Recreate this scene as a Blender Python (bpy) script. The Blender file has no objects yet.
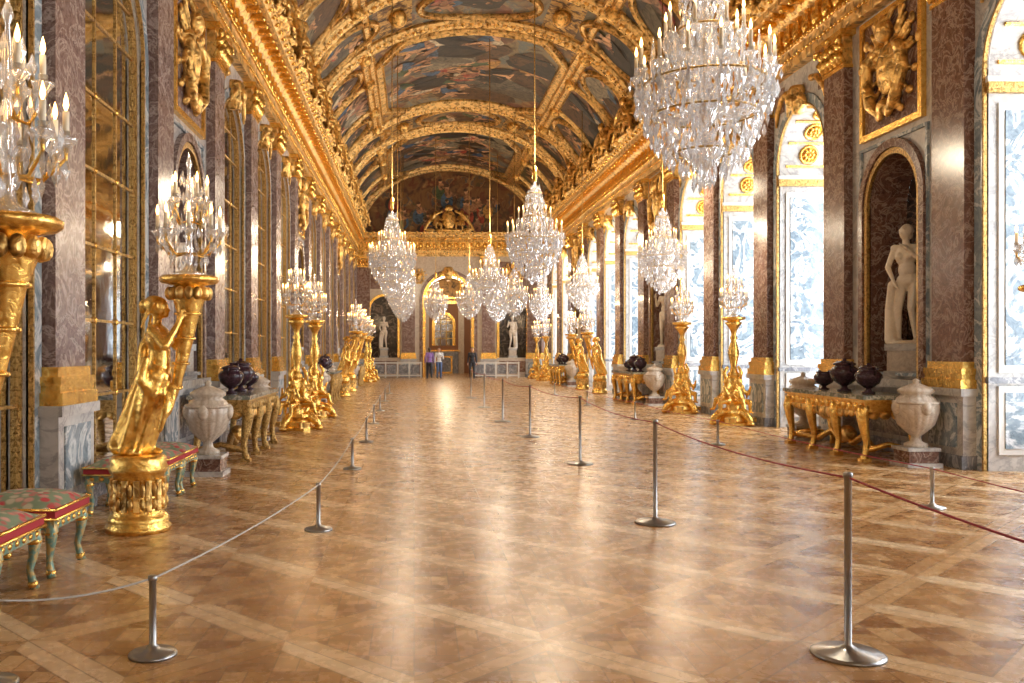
import bpy, math, random
from mathutils import Matrix, Vector, noise
random.seed(7)
R=math.radians
XL,XR=-3.5,7.55
CX=(XL+XR)/2
S=3.378
Y0=10.8
LY=-.32              # the mirror arcade is set slightly off the window arcade
YE=Y0+S*12.5
YB=Y0-S*6.5
ZA,ZC=7.1,8.45      # architrave bottom, cornice top
VA,VB=5.45,3.95

# ---------------------------------------------------------------- materials
MATS={}
class NT:
    def __init__(s,name):
        mt=bpy.data.materials.new(name); mt.use_nodes=True; MATS[name]=mt
        s.t=mt.node_tree; s.bs=s.t.nodes['Principled BSDF']
    def n(s,ty,**k):
        n=s.t.nodes.new(ty)
        for a,v in k.items(): setattr(n,a,v)
        return n
    def l(s,a,b): s.t.links.new(a,b)
    def m(s,op,a,b=None,c=None):
        n=s.n('ShaderNodeMath',operation=op)
        for i,v in enumerate((a,b,c)):
            if v is None: continue
            if isinstance(v,(int,float)): n.inputs[i].default_value=v
            else: s.l(v,n.inputs[i])
        return n.outputs[0]
    def pos(s,scale=(1,1,1),obj=True):
        tc=s.n('ShaderNodeTexCoord'); mp=s.n('ShaderNodeMapping'); mp.inputs['Scale'].default_value=scale
        s.l(tc.outputs['Object'],mp.inputs[0]); return mp.outputs[0]
    def noise(s,scale,detail=4,dist=0,vec=None,rough=.5):
        n=s.n('ShaderNodeTexNoise'); n.inputs['Scale'].default_value=scale; n.inputs['Detail'].default_value=detail
        n.inputs['Distortion'].default_value=dist; n.inputs['Roughness'].default_value=rough
        s.l(vec if vec else s.pos(),n.inputs['Vector']); return n.outputs['Fac']
    def ramp(s,fac,stops,interp='LINEAR'):
        r=s.n('ShaderNodeValToRGB'); cr=r.color_ramp; cr.interpolation=interp
        while len(cr.elements)<len(stops): cr.elements.new(.5)
        for e,(p,c) in zip(cr.elements,stops): e.position=p; e.color=(*c,1)
        s.l(fac,r.inputs[0]); return r.outputs[0]
    def mix(s,f,a,b,bt='MIX'):
        n=s.n('ShaderNodeMix',data_type='RGBA',blend_type=bt)
        for sock,v in ((n.inputs[0],f),(n.inputs[6],a),(n.inputs[7],b)):
            if isinstance(v,(int,float)): sock.default_value=v
            elif isinstance(v,tuple): sock.default_value=(*v,1)
            else: s.l(v,sock)
        return n.outputs[2]
    def bump(s,h,st=.3,d=.02):
        b=s.n('ShaderNodeBump'); b.inputs['Strength'].default_value=st; b.inputs['Distance'].default_value=d
        s.l(h,b.inputs['Height']); s.l(b.outputs[0],s.bs.inputs['Normal'])
    def set(s,col=None,rough=.5,metal=0,**k):
        if col is not None:
            if isinstance(col,tuple): s.bs.inputs['Base Color'].default_value=(*col,1)
            else: s.l(col,s.bs.inputs['Base Color'])
        s.bs.inputs['Roughness'].default_value=rough; s.bs.inputs['Metallic'].default_value=metal
        for a,v in k.items(): s.bs.inputs[a.replace('_',' ')].default_value=v

def gold(name,c1,c2,rough,bs=18,bst=.5,bd=.02,me=.9):
    g=NT(name); f=g.noise(bs,5,.6)
    g.set(g.ramp(f,[(.3,c2),(.55,c1)]),rough,me); g.bump(f,bst,bd)
gold('gold',(1.0,.64,.17),(.60,.31,.055),.26)
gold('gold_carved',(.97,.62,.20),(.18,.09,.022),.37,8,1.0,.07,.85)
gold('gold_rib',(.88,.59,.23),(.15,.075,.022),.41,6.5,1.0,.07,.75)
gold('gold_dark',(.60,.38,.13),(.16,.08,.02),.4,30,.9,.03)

def marble(name,base,vein,vein2,sc=1.6,rough=.22,vw=.04,amt=.5):
    g=NT(name); v=g.pos()
    n1=g.noise(sc,8,1.6,v,.62); n2=g.noise(sc*3.1,6,2.2,v,.6)
    c=g.ramp(n2,[(.3,vein2),(.62,base)])
    a=g.m('ABSOLUTE',g.m('SUBTRACT',n1,.5)); 
    f=g.ramp(a,[(0,(amt,)*3),(vw,(0,0,0))])
    g.set(g.mix(f,c,vein),rough); return g
marble('marble_white',(.62,.60,.57),(.20,.19,.21),(.44,.43,.42),1.3)
marble('marble_cream',(.66,.57,.46),(.4,.3,.22),(.46,.38,.30),2.4)
marble('marble_blue',(.30,.37,.42),(.80,.83,.84),(.13,.18,.23),1.5,.2,.05,.8)
marble('marble_reveal',(.24,.31,.36),(.76,.79,.82),(.09,.13,.18),1.8,.22,.065,.95)
marble('marble_grey',(.25,.26,.29),(.6,.6,.6),(.12,.13,.16),1.9,.25,.03,.7)
marble('marble_red',(.22,.115,.085),(.55,.43,.36),(.068,.03,.024),3.8,.2,.04,.65)
marble('marble_violet',(.27,.19,.175),(.58,.50,.47),(.10,.06,.055),3.2,.22,.04,.6)
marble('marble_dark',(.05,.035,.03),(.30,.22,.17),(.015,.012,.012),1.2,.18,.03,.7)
marble('porphyry',(.05,.02,.035),(.12,.06,.09),(.02,.01,.015),8,.15,.02,.5)
marble('statue_marble',(.84,.75,.62),(.6,.53,.45),(.75,.66,.54),3,.45,.02,.3)
marble('table_top',(.22,.25,.2),(.7,.65,.55),(.10,.10,.09),4,.12,.05,.8)

def painting(name,stops,sc,seed):
    g=NT(name); v=g.pos((1,.75,1))
    mp=g.n('ShaderNodeMapping'); mp.inputs['Location'].default_value=(seed,seed*2.3,seed*.7); g.l(v,mp.inputs[0]); v=mp.outputs[0]
    a=g.noise(sc,6,1.3,v,.62); 
    vo=g.n('ShaderNodeTexVoronoi',feature='SMOOTH_F1'); vo.inputs['Scale'].default_value=sc*2.6
    nv=g.n('ShaderNodeTexNoise'); nv.inputs['Scale'].default_value=sc*2; nv.inputs['Detail'].default_value=4; g.l(v,nv.inputs['Vector'])
    vv=g.n('ShaderNodeVectorMath',operation='ADD'); g.l(v,vv.inputs[0]); g.l(nv.outputs['Color'],vv.inputs[1]); g.l(vv.outputs[0],vo.inputs['Vector'])
    c=g.ramp(a,stops)
    sep=g.n('ShaderNodeSeparateColor'); g.l(vo.outputs['Color'],sep.inputs[0])
    fig=g.ramp(sep.outputs[0],[(0,(.30,.15,.05)),(.25,(.05,.03,.015)),(.42,(.15,.03,.012)),(.58,(.38,.23,.08)),(.72,(.03,.055,.07)),(.86,(.20,.09,.025)),(1,(.05,.055,.022))])
    mask=g.ramp(g.noise(sc*1.1,4,.8,v),[(.46,(0,0,0)),(.54,(1,1,1))])
    fm=g.m('MULTIPLY',mask,.8)
    g.set(g.mix(fm,c,fig),.5)
painting('painting_sky',[(.25,(.025,.025,.02)),(.38,(.09,.06,.03)),(.47,(.22,.165,.085)),(.56,(.10,.135,.14)),(.66,(.30,.23,.12)),(.8,(.06,.04,.02))],.8,3)
painting('painting_green',[(.25,(.018,.02,.013)),(.4,(.05,.055,.03)),(.5,(.12,.09,.035)),(.6,(.06,.075,.065)),(.72,(.20,.11,.04))],.9,11)
painting('painting_brown',[(.25,(.018,.012,.008)),(.4,(.10,.04,.018)),(.5,(.19,.095,.03)),(.62,(.12,.03,.013)),(.75,(.26,.16,.065))],.9,23)
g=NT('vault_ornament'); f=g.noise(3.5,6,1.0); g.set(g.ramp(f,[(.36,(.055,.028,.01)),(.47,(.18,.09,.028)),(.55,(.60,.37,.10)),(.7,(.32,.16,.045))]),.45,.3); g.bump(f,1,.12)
FP={'flesh':(.50,.28,.14),'flesh2':(.30,.15,.07),'red':(.30,.04,.02),'blue':(.04,.085,.15),'green':(.055,.085,.035),'ochre':(.42,.22,.05),'white':(.46,.39,.27),'brown':(.08,.04,.016),'cloud':(.19,.16,.105),'cloud2':(.09,.075,.05),'rose':(.30,.12,.07),'dark':(.02,.015,.011)}
for k_,c_ in FP.items():
    g=NT('fresco_'+k_); f=g.noise(3.2,6,1.6,None,.6); g.set(g.ramp(f,[(.34,tuple(q*.18 for q in c_)),(.5,c_),(.68,tuple(min(1,q*1.6) for q in c_))]),.5)

# parquet
g=NT('parquet'); geo=g.n('ShaderNodeNewGeometry'); sp=g.n('ShaderNodeSeparateXYZ'); g.l(geo.outputs['Position'],sp.inputs[0])
x,y=sp.outputs[0],sp.outputs[1]; s_=1.0
u=g.m('MULTIPLY',g.m('ADD',x,y),.7071/s_); v=g.m('MULTIPLY',g.m('SUBTRACT',x,y),.7071/s_)
cu,cv=g.m('FLOOR',u),g.m('FLOOR',v); fu,fv=g.m('FRACT',u),g.m('FRACT',v)
eu=g.m('MINIMUM',fu,g.m('SUBTRACT',1,fu)); ev=g.m('MINIMUM',fv,g.m('SUBTRACT',1,fv))
e=g.m('MINIMUM',eu,ev); isU=g.m('LESS_THAN',eu,ev)
bw=.115
border=g.m('LESS_THAN',e,bw)
P=g.m('MULTIPLY',g.m('ADD',fu,fv),3.0); Q=g.m('ADD',g.m('MULTIPLY',g.m('SUBTRACT',fu,fv),3.0),3)
cP,cQ=g.m('FLOOR',P),g.m('FLOOR',Q); ck=g.m('MODULO',g.m('ADD',cP,cQ),2)
ckm=g.m('GREATER_THAN',ck,.5)
def sel(f,a,b): # f?a:b
    return g.m('ADD',g.m('MULTIPLY',f,a),g.m('MULTIPLY',g.m('SUBTRACT',1,f),b))
strip=g.m('MULTIPLY',sel(ckm,g.m('FRACT',P),g.m('FRACT',Q)),2)
sf=g.m('FLOOR',strip); sfr=g.m('FRACT',strip)
along=sel(ckm,g.m('FRACT',Q),g.m('FRACT',P))
idx=g.n('ShaderNodeCombineXYZ')
g.l(g.m('ADD',g.m('MULTIPLY',cu,7.13),cP),idx.inputs[0]); g.l(g.m('ADD',g.m('MULTIPLY',cv,5.77),cQ),idx.inputs[1]); g.l(g.m('ADD',sf,g.m('MULTIPLY',ckm,9)),idx.inputs[2])
wn=g.n('ShaderNodeTexWhiteNoise'); g.l(idx.outputs[0],wn.inputs[0])
idb=g.n('ShaderNodeCombineXYZ'); g.l(cu,idb.inputs[0]); g.l(cv,idb.inputs[1])
g.l(g.m('ADD',isU,g.m('MULTIPLY',g.m('GREATER_THAN',sel(isU,fu,fv),.5),2)),idb.inputs[2])
wb=g.n('ShaderNodeTexWhiteNoise'); g.l(idb.outputs[0],wb.inputs[0])
tin=g.m('ADD',g.m('MULTIPLY',wn.outputs[0],.62),g.m('MULTIPLY',ckm,.36))
cin=g.ramp(tin,[(0,(.30,.135,.045)),(.5,(.48,.26,.10)),(1,(.68,.44,.22))])
tb=g.m('ADD',g.m('MULTIPLY',wb.outputs[0],.5),g.m('MULTIPLY',isU,.5))
cb=g.ramp(tb,[(0,(.48,.26,.10)),(.5,(.68,.44,.22)),(1,(.88,.68,.44))])
col=g.mix(border,cin,cb)
l1=g.m('LESS_THAN',g.m('MINIMUM',sfr,g.m('SUBTRACT',1,sfr)),.035)
l2=g.m('LESS_THAN',g.m('MINIMUM',along,g.m('SUBTRACT',1,along)),.016)
lin=g.m('MULTIPLY',g.m('MAXIMUM',l1,l2),g.m('SUBTRACT',1,border))
l3=g.m('LESS_THAN',g.m('ABSOLUTE',g.m('SUBTRACT',e,bw)),.006); l4=g.m('LESS_THAN',e,.005)
line=g.m('MAXIMUM',lin,g.m('MAXIMUM',l3,l4))
col=g.mix(g.m('MULTIPLY',line,.6),col,(.16,.07,.02))
gr=g.noise(9,7,.5,None,.65); big=g.noise(.5,3)
col=g.mix(.4,col,g.ramp(gr,[(.3,(.65,.60,.54)),(.7,(1,1,1))]),'MULTIPLY')
col=g.mix(.5,col,g.ramp(big,[(.35,(.78,.71,.62)),(.65,(1,1,1))]),'MULTIPLY')
g.set(col,.3,0,Coat_Weight=.0,Specular_IOR_Level=.5)
g.l(g.m('ADD',g.m('MULTIPLY',gr,.16),.19),g.bs.inputs['Roughness'])
g.bump(g.m('SUBTRACT',gr,line),.15,.004)

g=NT('mirror'); f=g.noise(1.3,3); g.set((.64,.66,.67),.04,1.0); g.bump(f,.08,.03)
g=NT('painted_white'); g.set((.72,.71,.68),.4)
g=NT('steel'); g.set((.36,.36,.36),.28,.9)
g=NT('rope_red'); g.set((.36,.02,.05),.7)
g=NT('rope_white'); g.set((.55,.53,.50),.7)
g=NT('wax'); g.set((.85,.76,.58),.5)
g=NT('flame'); g.set((1,.7,.3),.5,0,Emission_Color=(1,.52,.16,1),Emission_Strength=12.0)
g=NT('teal_paint'); f=g.noise(25,3); g.set(g.ramp(f,[(.45,(.16,.29,.23)),(.6,(.60,.42,.16))]),.4,.2)
g=NT('floral_fabric'); vo=g.n('ShaderNodeTexVoronoi'); vo.inputs['Scale'].default_value=15; g.l(g.pos(),vo.inputs['Vector'])
sep=g.n('ShaderNodeSeparateColor'); g.l(vo.outputs['Color'],sep.inputs[0])
g.set(g.mix(g.ramp(vo.outputs['Distance'],[(.35,(1,1,1)),(.6,(0,0,0))]),(.20,.26,.16),g.ramp(sep.outputs[0],[(0,(.50,.05,.06)),(.4,(.58,.20,.17)),(.7,(.60,.50,.36)),(1,(.20,.28,.16))])),.8)
g=NT('red_fabric'); g.set((.38,.03,.04),.85)
for n_,c_ in (('skin',(.62,.36,.25)),('hair',(.06,.035,.02)),('cloth_purple',(.28,.16,.45)),('cloth_dark',(.03,.035,.05)),('cloth_white',(.75,.75,.75)),('cloth_blue',(.08,.14,.30)),('shoe',(.03,.03,.03)),('salon_red',(.30,.14,.07))):
    g=NT(n_); f=g.noise(20,3); g.set(g.mix(f,tuple(k*.8 for k in c_),c_),.7)
# crystal
g=NT('crystal'); g.set((.95,.97,1),.02,0,Transmission_Weight=.9,IOR=1.5)
df=g.n('ShaderNodeBsdfGlossy'); df.inputs['Color'].default_value=(1,1,1,1); df.inputs['Roughness'].default_value=.03
tr=g.n('ShaderNodeBsdfTranslucent'); tr.inputs['Color'].default_value=(.90,.92,.95,1)
ms=g.n('ShaderNodeMixShader'); ms.inputs[0].default_value=.34; g.l(df.outputs[0],ms.inputs[1]); g.l(tr.outputs[0],ms.inputs[2])
tp=g.n('ShaderNodeBsdfTransparent'); m3=g.n('ShaderNodeMixShader'); m3.inputs[0].default_value=.45; g.l(g.bs.outputs[0],m3.inputs[1]); g.l(tp.outputs[0],m3.inputs[2])
m2=g.n('ShaderNodeMixShader'); m2.inputs[0].default_value=.40; g.l(m3.outputs[0],m2.inputs[1]); g.l(ms.outputs[0],m2.inputs[2])
g.l(m2.outputs[0],g.t.nodes['Material Output'].inputs[0])
g=NT('window_glass'); tb_=g.n('ShaderNodeBsdfTransparent'); gl=g.n('ShaderNodeBsdfGlossy'); gl.inputs['Roughness'].default_value=.02
mx=g.n('ShaderNodeMixShader'); mx.inputs[0].default_value=.06; g.l(tb_.outputs[0],mx.inputs[1]); g.l(gl.outputs[0],mx.inputs[2]); g.l(mx.outputs[0],g.t.nodes['Material Output'].inputs[0])

# ---------------------------------------------------------------- mesh builder
class B:
    def __init__(s): s.v=[];s.f=[];s.mi=[];s.sm=[];s.ml=[];s.M=Matrix()
    def add(s,vs,fs,mat,smooth=False,M=None):
        o=len(s.v); MM=s.M@M if M is not None else s.M
        s.v+= [tuple(MM@Vector(p)) for p in vs]
        if mat not in s.ml: s.ml.append(mat)
        k=s.ml.index(mat)
        for f in fs: s.f.append(tuple(i+o for i in f)); s.mi.append(k); s.sm.append(smooth)
    def box(s,c,d,mat,M=None):
        x,y,z=c; a,b,h=d[0]/2,d[1]/2,d[2]/2
        vs=[(x+i*a,y+j*b,z+k*h) for k in(-1,1) for j in(-1,1) for i in(-1,1)]
        s.add(vs,[(0,2,3,1),(4,5,7,6),(0,1,5,4),(2,6,7,3),(0,4,6,2),(1,3,7,5)],mat,False,M)
    def bbox(s,x0,x1,y0,y1,z0,z1,mat): s.box(((x0+x1)/2,(y0+y1)/2,(z0+z1)/2),(abs(x1-x0),abs(y1-y0),abs(z1-z0)),mat)
    def lathe(s,prof,mat,c=(0,0,0),seg=20,M=None,smooth=True,rib=None):
        vs=[];fs=[]
        for (r,z) in prof:
            for i in range(seg):
                a=2*math.pi*i/seg; rr=r*(1+(rib[1]*math.cos(a*rib[0]) if rib else 0))
                vs.append((c[0]+rr*math.cos(a),c[1]+rr*math.sin(a),c[2]+z))
        n=len(prof)
        for j in range(n-1):
            for i in range(seg):
                k=(i+1)%seg; fs.append((j*seg+i,j*seg+k,(j+1)*seg+k,(j+1)*seg+i))
        fs.append(tuple(range(seg))[::-1]); fs.append(tuple((n-1)*seg+i for i in range(seg)))
        s.add(vs,fs,mat,smooth,M)
    def ell(s,c,r,mat,seg=12,rings=8,M=None):
        if isinstance(r,(int,float)): r=(r,r,r)
        vs=[(c[0],c[1],c[2]-r[2])];fs=[]
        for j in range(1,rings):
            p=-math.pi/2+math.pi*j/rings
            for i in range(seg):
                a=2*math.pi*i/seg; vs.append((c[0]+r[0]*math.cos(p)*math.cos(a),c[1]+r[1]*math.cos(p)*math.sin(a),c[2]+r[2]*math.sin(p)))
        vs.append((c[0],c[1],c[2]+r[2])); L=len(vs)-1
        for i in range(seg):
            k=(i+1)%seg; fs.append((0,1+k,1+i)); fs.append((L,L-seg+i,L-seg+k))
            for j in range(rings-2): fs.append((1+j*seg+i,1+j*seg+k,1+(j+1)*seg+k,1+(j+1)*seg+i))
        s.add(vs,fs,mat,True,M)
    def tube(s,pts,rad,mat,seg=8,M=None,smooth=True,cap=True):
        pts=[Vector(p) for p in pts]; n=len(pts)
        if isinstance(rad,(int,float)): rad=[rad]*n
        vs=[];fs=[];up=None
        for i,p in enumerate(pts):
            t=(pts[min(i+1,n-1)]-pts[max(i-1,0)]).normalized()
            if up is None:
                up=t.orthogonal().normalized()
            up=(up-t*up.dot(t)); up=up.normalized() if up.length>1e-5 else t.orthogonal().normalized()
            sd=t.cross(up)
            for k in range(seg):
                a=2*math.pi*k/seg; vs.append(tuple(p+(up*math.cos(a)+sd*math.sin(a))*rad[i]))
        for j in range(n-1):
            for i in range(seg):
                k=(i+1)%seg; fs.append((j*seg+i,j*seg+k,(j+1)*seg+k,(j+1)*seg+i))
        if cap: fs.append(tuple(range(seg))[::-1]); fs.append(tuple((n-1)*seg+i for i in range(seg)))
        s.add(vs,fs,mat,smooth,M)
    def crystal(s,p,L,w):
        x,y,z=p; a0=random.random()*3
        vs=[(x,y,z),(x,y,z-L)]+[(x+w*math.cos(a0+k*math.pi/2),y+w*math.sin(a0+k*math.pi/2),z-L*.6) for k in range(4)]
        s.add(vs,[(0,2+k,2+(k+1)%4) for k in range(4)]+[(1,2+(k+1)%4,2+k) for k in range(4)],'crystal')
    def sc(s,data,mat,M=None,fn=None):
        vs,fs=data
        if fn is None: s.add(vs,fs,mat,True,M)
        else:
            groups={}
            for f in fs:
                c=Vector((0,0,0))
                for i in f: c+=Vector(vs[i])
                groups.setdefault(fn(c/len(f)),[]).append(f)
            o=len(s.v); MM=s.M@M if M is not None else s.M
            s.v+=[tuple(MM@Vector(p)) for p in vs]
            for mt,ff in groups.items():
                if mt not in s.ml: s.ml.append(mt)
                k=s.ml.index(mt)
                for f in ff: s.f.append(tuple(i+o for i in f)); s.mi.append(k); s.sm.append(True)
    def mesh(s,name):
        me=bpy.data.meshes.new(name); me.from_pydata(s.v,[],s.f)
        for m in s.ml: me.materials.append(MATS[m])
        me.polygons.foreach_set('material_index',s.mi); me.polygons.foreach_set('use_smooth',s.sm); me.update()
        return me
    def obj(s,name,loc=(0,0,0),rz=0,sc=1): return put(s.mesh(name),name,loc,rz,sc)
def put(me,name,loc=(0,0,0),rz=0,sc=1):
    o=bpy.data.objects.new(name,me); o.location=loc; o.rotation_euler=(0,0,rz)
    o.scale=(sc,sc,sc) if isinstance(sc,(int,float)) else sc
    bpy.context.scene.collection.objects.link(o); return o

# sculpt: list of prims -> one continuous voxel-fused surface
def E(c,r): return ('e',Vector(c),r if isinstance(r,tuple) else (r,r,r))
def C(a,b,r0,r1=None): return ('c',Vector(a),Vector(b),r0,r1 if r1 is not None else r0)
def path(pts,rs):
    return [C(pts[i],pts[i+1],rs[i],rs[i+1]) for i in range(len(pts)-1)]
def xf(prims,M):
    k=abs(M.to_scale()[0]); o=[]
    for p in prims:
        if p[0]=='c': o.append(('c',M@p[1],M@p[2],p[3]*k,p[4]*k))
        elif p[0]=='e': o.append(('E',M,p[1],p[2]))
        else: o.append(('E',M@p[1],p[2],p[3]))
    return o
def sculpt(prims,vox,it=4,disp=None):
    b=B(); b.ml=['gold']
    for p in prims:
        if p[0]=='e': b.ell(p[1],p[2],'gold',16,12)
        elif p[0]=='E': b.ell(p[2],p[3],'gold',16,12,p[1])
        else:
            _,a,c,r0,r1=p; d=c-a; L=max(d.length,1e-4); t=d/L
            pts=[];rs=[]
            for q in (0,25,50,70,90): pts.append(a-t*r0*math.cos(R(q))); rs.append(max(r0*math.sin(R(q)),.0008))
            for q in (90,70,50,25,0): pts.append(c+t*r1*math.cos(R(q))); rs.append(max(r1*math.sin(R(q)),.0008))
            b.tube(pts,rs,'gold',14)
    o=b.obj('tmp'); m=o.modifiers.new('r','REMESH'); m.mode='VOXEL'; m.voxel_size=vox
    m=o.modifiers.new('s','SMOOTH'); m.factor=.5; m.iterations=it
    dg=bpy.context.evaluated_depsgraph_get(); me=bpy.data.meshes.new_from_object(o.evaluated_get(dg))
    vs=[]
    for v in me.vertices:
        c=v.co.copy()
        if disp: c=c+v.normal*disp(c)
        vs.append(tuple(c))
    fs=[tuple(p.vertices) for p in me.polygons]
    bpy.data.objects.remove(o); bpy.data.meshes.remove(me)
    return vs,fs

def hand(wr,di,sp,r=.011):
    wr=Vector(wr);di=Vector(di).normalized();sp=Vector(sp).normalized(); pm=di.cross(sp)
    o=[C(wr,wr+di*.07,.025,.03),C(wr+di*.045-sp*.025,wr+di*.045+sp*.025,.022)]
    for i,l in enumerate((.06,.075,.07,.055)):
        b0=wr+di*.08+sp*(.03-i*.02); k=b0+di*l*.55+pm*.006; o+=[C(b0,k,r,r*.9),C(k,k+di*l*.5+pm*.02,r*.9,r*.75)]
    t=wr+di*.02+sp*.03; o+=[C(t,t+di*.04+sp*.025,.013,.011),C(t+di*.04+sp*.025,t+di*.07+sp*.025+pm*.01,.011,.009)]
    return o
def human(hip=0,kneeL=(.02,.1,.5),ankL=(-.01,.1,.08),kneeR=(.02,-.1,.5),ankR=(-.01,-.1,.08),elL=(-.02,.24,1.13),wrL=(.06,.25,.88),elR=(-.02,-.24,1.13),wrR=(.06,-.25,.88),female=False,turn=0,cloth=0):
    p=[]
    h=[E((.015,0,1.66),(.093,.076,.112)),E((.045,0,1.605),(.055,.05,.048)),C((.103,0,1.668),(.118,0,1.642),.010,.013),E((.085,0,1.612),(.02,.026,.01)),
       E((.095,.03,1.68),(.012,.014,.008)),E((.095,-.03,1.68),(.012,.014,.008)),C((.09,-.05,1.695),(.1,.05,1.695),.01),
       E((.0,.079,1.65),(.018,.01,.028)),E((.0,-.079,1.65),(.018,.01,.028)),E((-.02,0,1.69),(.098,.086,.1))]
    if female: h+=[E((-.11,0,1.69),.045),E((-.05,0,1.62),(.06,.07,.07))]
    p+=xf(h,Matrix.Rotation(turn,4,'Z'))
    sh=.155 if female else .175
    p+=[C((-.01,0,1.46),(.01,0,1.58),.052,.048),E((-.005,0,1.31),(.115,.15,.18)),C((-.01,-sh+.03,1.425),(-.01,sh-.03,1.425),.058),
        E((0,hip*.5,1.10),(.098,.125,.15)),E((-.01,hip,.94),(.12,.165,.125)),E((-.06,hip+.07,.90),(.085,.085,.09)),E((-.06,hip-.07,.90),(.085,.085,.09))]
    if female: p+=[E((.085,.07,1.30),.055),E((.085,-.07,1.30),.055)]
    else: p+=[E((.06,.07,1.33),(.06,.075,.06)),E((.06,-.07,1.33),(.06,.075,.06))]
    for s,kn,an in ((1,kneeL,ankL),(-1,kneeR,ankR)):
        kn,an=Vector(kn),Vector(an); hp=Vector((0,hip+s*.085,.90))
        p+=[C(hp,kn,.088+cloth,.056+cloth),C(kn,an,.054+cloth,.036+cloth*1.3),E(kn.lerp(an,.3)+Vector((-.02,0,0)),(.052,.052,.11)),
            C(an+Vector((-.03,0,-.03)),an+Vector((.13,s*.015,-.05)),.038,.028)]
    for s,el,wr in ((1,elL,wrL),(-1,elR,wrR)):
        el,wr=Vector(el),Vector(wr); sp=Vector((-.01,s*sh,1.43))
        p+=[E(sp,.06+cloth*.5),C(sp,el,.05+cloth,.040+cloth),C(el,wr,.040+cloth,.026+cloth*.6)]
        d=(wr-el).normalized(); q=d.cross(Vector((0,s,.2))); p+=hand(wr,d,q if q.length>.1 else (1,0,0))
    return p

# ---------------------------------------------------------------- sculptures
def drape(amp,fr,z0,z1,cx=0):
    def f(c):
        if c.z<z0 or c.z>z1: return 0
        ax=cx+(c.z-.7)*.38; a=math.atan2(c.y,c.x-ax); k=min(1,(z1-c.z)*5); return k*amp*math.sin(a*fr+c.z*3+1.2*math.sin(c.z*6))
    return f
def female_torch():
    p=[C((-.10,-.05,.74),(.02,-.06,1.02),.085,.085),C((.02,-.06,1.02),(.14,-.06,1.30),.085,.115),
       C((.05,.07,.72),(.14,.08,1.02),.06,.075),C((.14,.08,1.02),(.17,.06,1.30),.08,.115),
       C((-.04,0,.76),(.08,0,1.12),.115,.11),E((-.15,0,.735),(.10,.13,.06)),E((.13,.08,.695),(.085,.035,.028)),E((-.02,-.08,.695),(.09,.04,.028)),
       E((.17,0,1.36),(.125,.165,.13)),C((.18,0,1.42),(.19,0,1.60),.105,.095),E((.18,0,1.70),(.11,.145,.125)),E((.255,.06,1.68),.05),E((.255,-.06,1.68),.05),
       C((.16,0,1.80),(.17,0,1.90),.042,.04),E((.185,0,1.975),(.082,.068,.1)),C((.258,0,1.975),(.277,0,1.955),.008,.012),E((.24,0,1.915),(.035,.033,.03)),
       C((.245,-.04,2.0),(.245,.04,2.0),.012),E((.257,0,1.932),(.012,.024,.008)),
       E((.14,0,2.0),(.095,.085,.088)),E((.05,0,2.0),.05),E((.035,0,1.95),.03),C((.15,-.078,2.01),(.15,.078,2.01),.034),C((.1,.06,1.93),(.06,.09,1.80),.02,.012),C((.1,-.06,1.93),(.05,-.09,1.80),.02,.012)]
    for s in (1,-1):
        p+=[E((.165,s*.145,1.77),.055),C((.165,s*.155,1.77),(.29,s*.20,1.63),.05,.04),C((.29,s*.20,1.63),(.385,s*.115,1.83),.042,.028),C((.385,s*.115,1.83),(.405,s*.10,1.91),.03,.03)]
        for k in range(4): p.append(C((.40,s*.115,1.88+.024*k),(.45,s*.095,1.895+.024*k),.013,.011))
        p.append(C((.38,s*.10,1.90),(.39,s*.07,1.96),.015,.012))
    p+=path([(.10,.10,1.80),(.02,.10,1.62),(.02,.08,1.36),(-.07,.05,1.08),(-.17,.02,.86),(-.23,0,.74)],[.04,.055,.075,.075,.07,.06])
    p+=path([(.12,-.17,1.52),(.07,-.18,1.34),(.17,-.12,1.22),(.28,.06,1.27)],[.03,.05,.055,.04])
    p+=path([(.30,-.02,1.26),(.27,-.08,1.05),(.22,-.10,.9)],[.05,.045,.02])
    return sculpt(p,.0125,3,drape(.010,11,.68,1.42,-.02))
FT=female_torch()
def putto(M):
    p=[E((0,0,.62),(.085,.08,.09)),E((-.01,0,.65),(.09,.088,.085)),C((.08,0,.62),(.092,0,.61),.012),E((0,0,.36),(.10,.115,.14)),E((.03,0,.28),(.11,.11,.11)),C((0,0,.48),(0,0,.56),.05),
       C((0,.07,.22),(.2,.11,.2),.075,.055),C((.2,.11,.2),(.2,.12,.0),.052,.035),C((.2,.12,.0),(.27,.13,-.02),.03,.024),
       C((0,-.07,.22),(.2,-.12,.24),.075,.055),C((.2,-.12,.24),(.26,-.12,.04),.052,.035),C((.26,-.12,.04),(.33,-.12,.03),.03,.024),
       C((0,.11,.45),(.08,.22,.36),.045,.038),C((.08,.22,.36),(.14,.2,.52),.036,.026),C((0,-.11,.45),(.04,-.24,.36),.045,.038),C((.04,-.24,.36),(.14,-.22,.28),.036,.026)]
    p+=[E((-.12,.12,.5),(.03,.11,.09)),E((-.12,-.12,.5),(.03,.11,.09))]
    return xf(p,M)
T=Matrix.Translation; RZ=lambda a:Matrix.Rotation(R(a),4,'Z'); RX=lambda a:Matrix.Rotation(R(a),4,'X'); RY=lambda a:Matrix.Rotation(R(a),4,'Y'); SC=lambda k:Matrix.Scale(k,4)
pp=[]
for a in (0,120,240): pp+=putto(RZ(a)@T((.13,0,.30))@SC(1.0))
pp+=[C((0,0,.3),(0,0,1.1),.17,.1)]
PUT3=sculpt(pp,.018,3)
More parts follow.
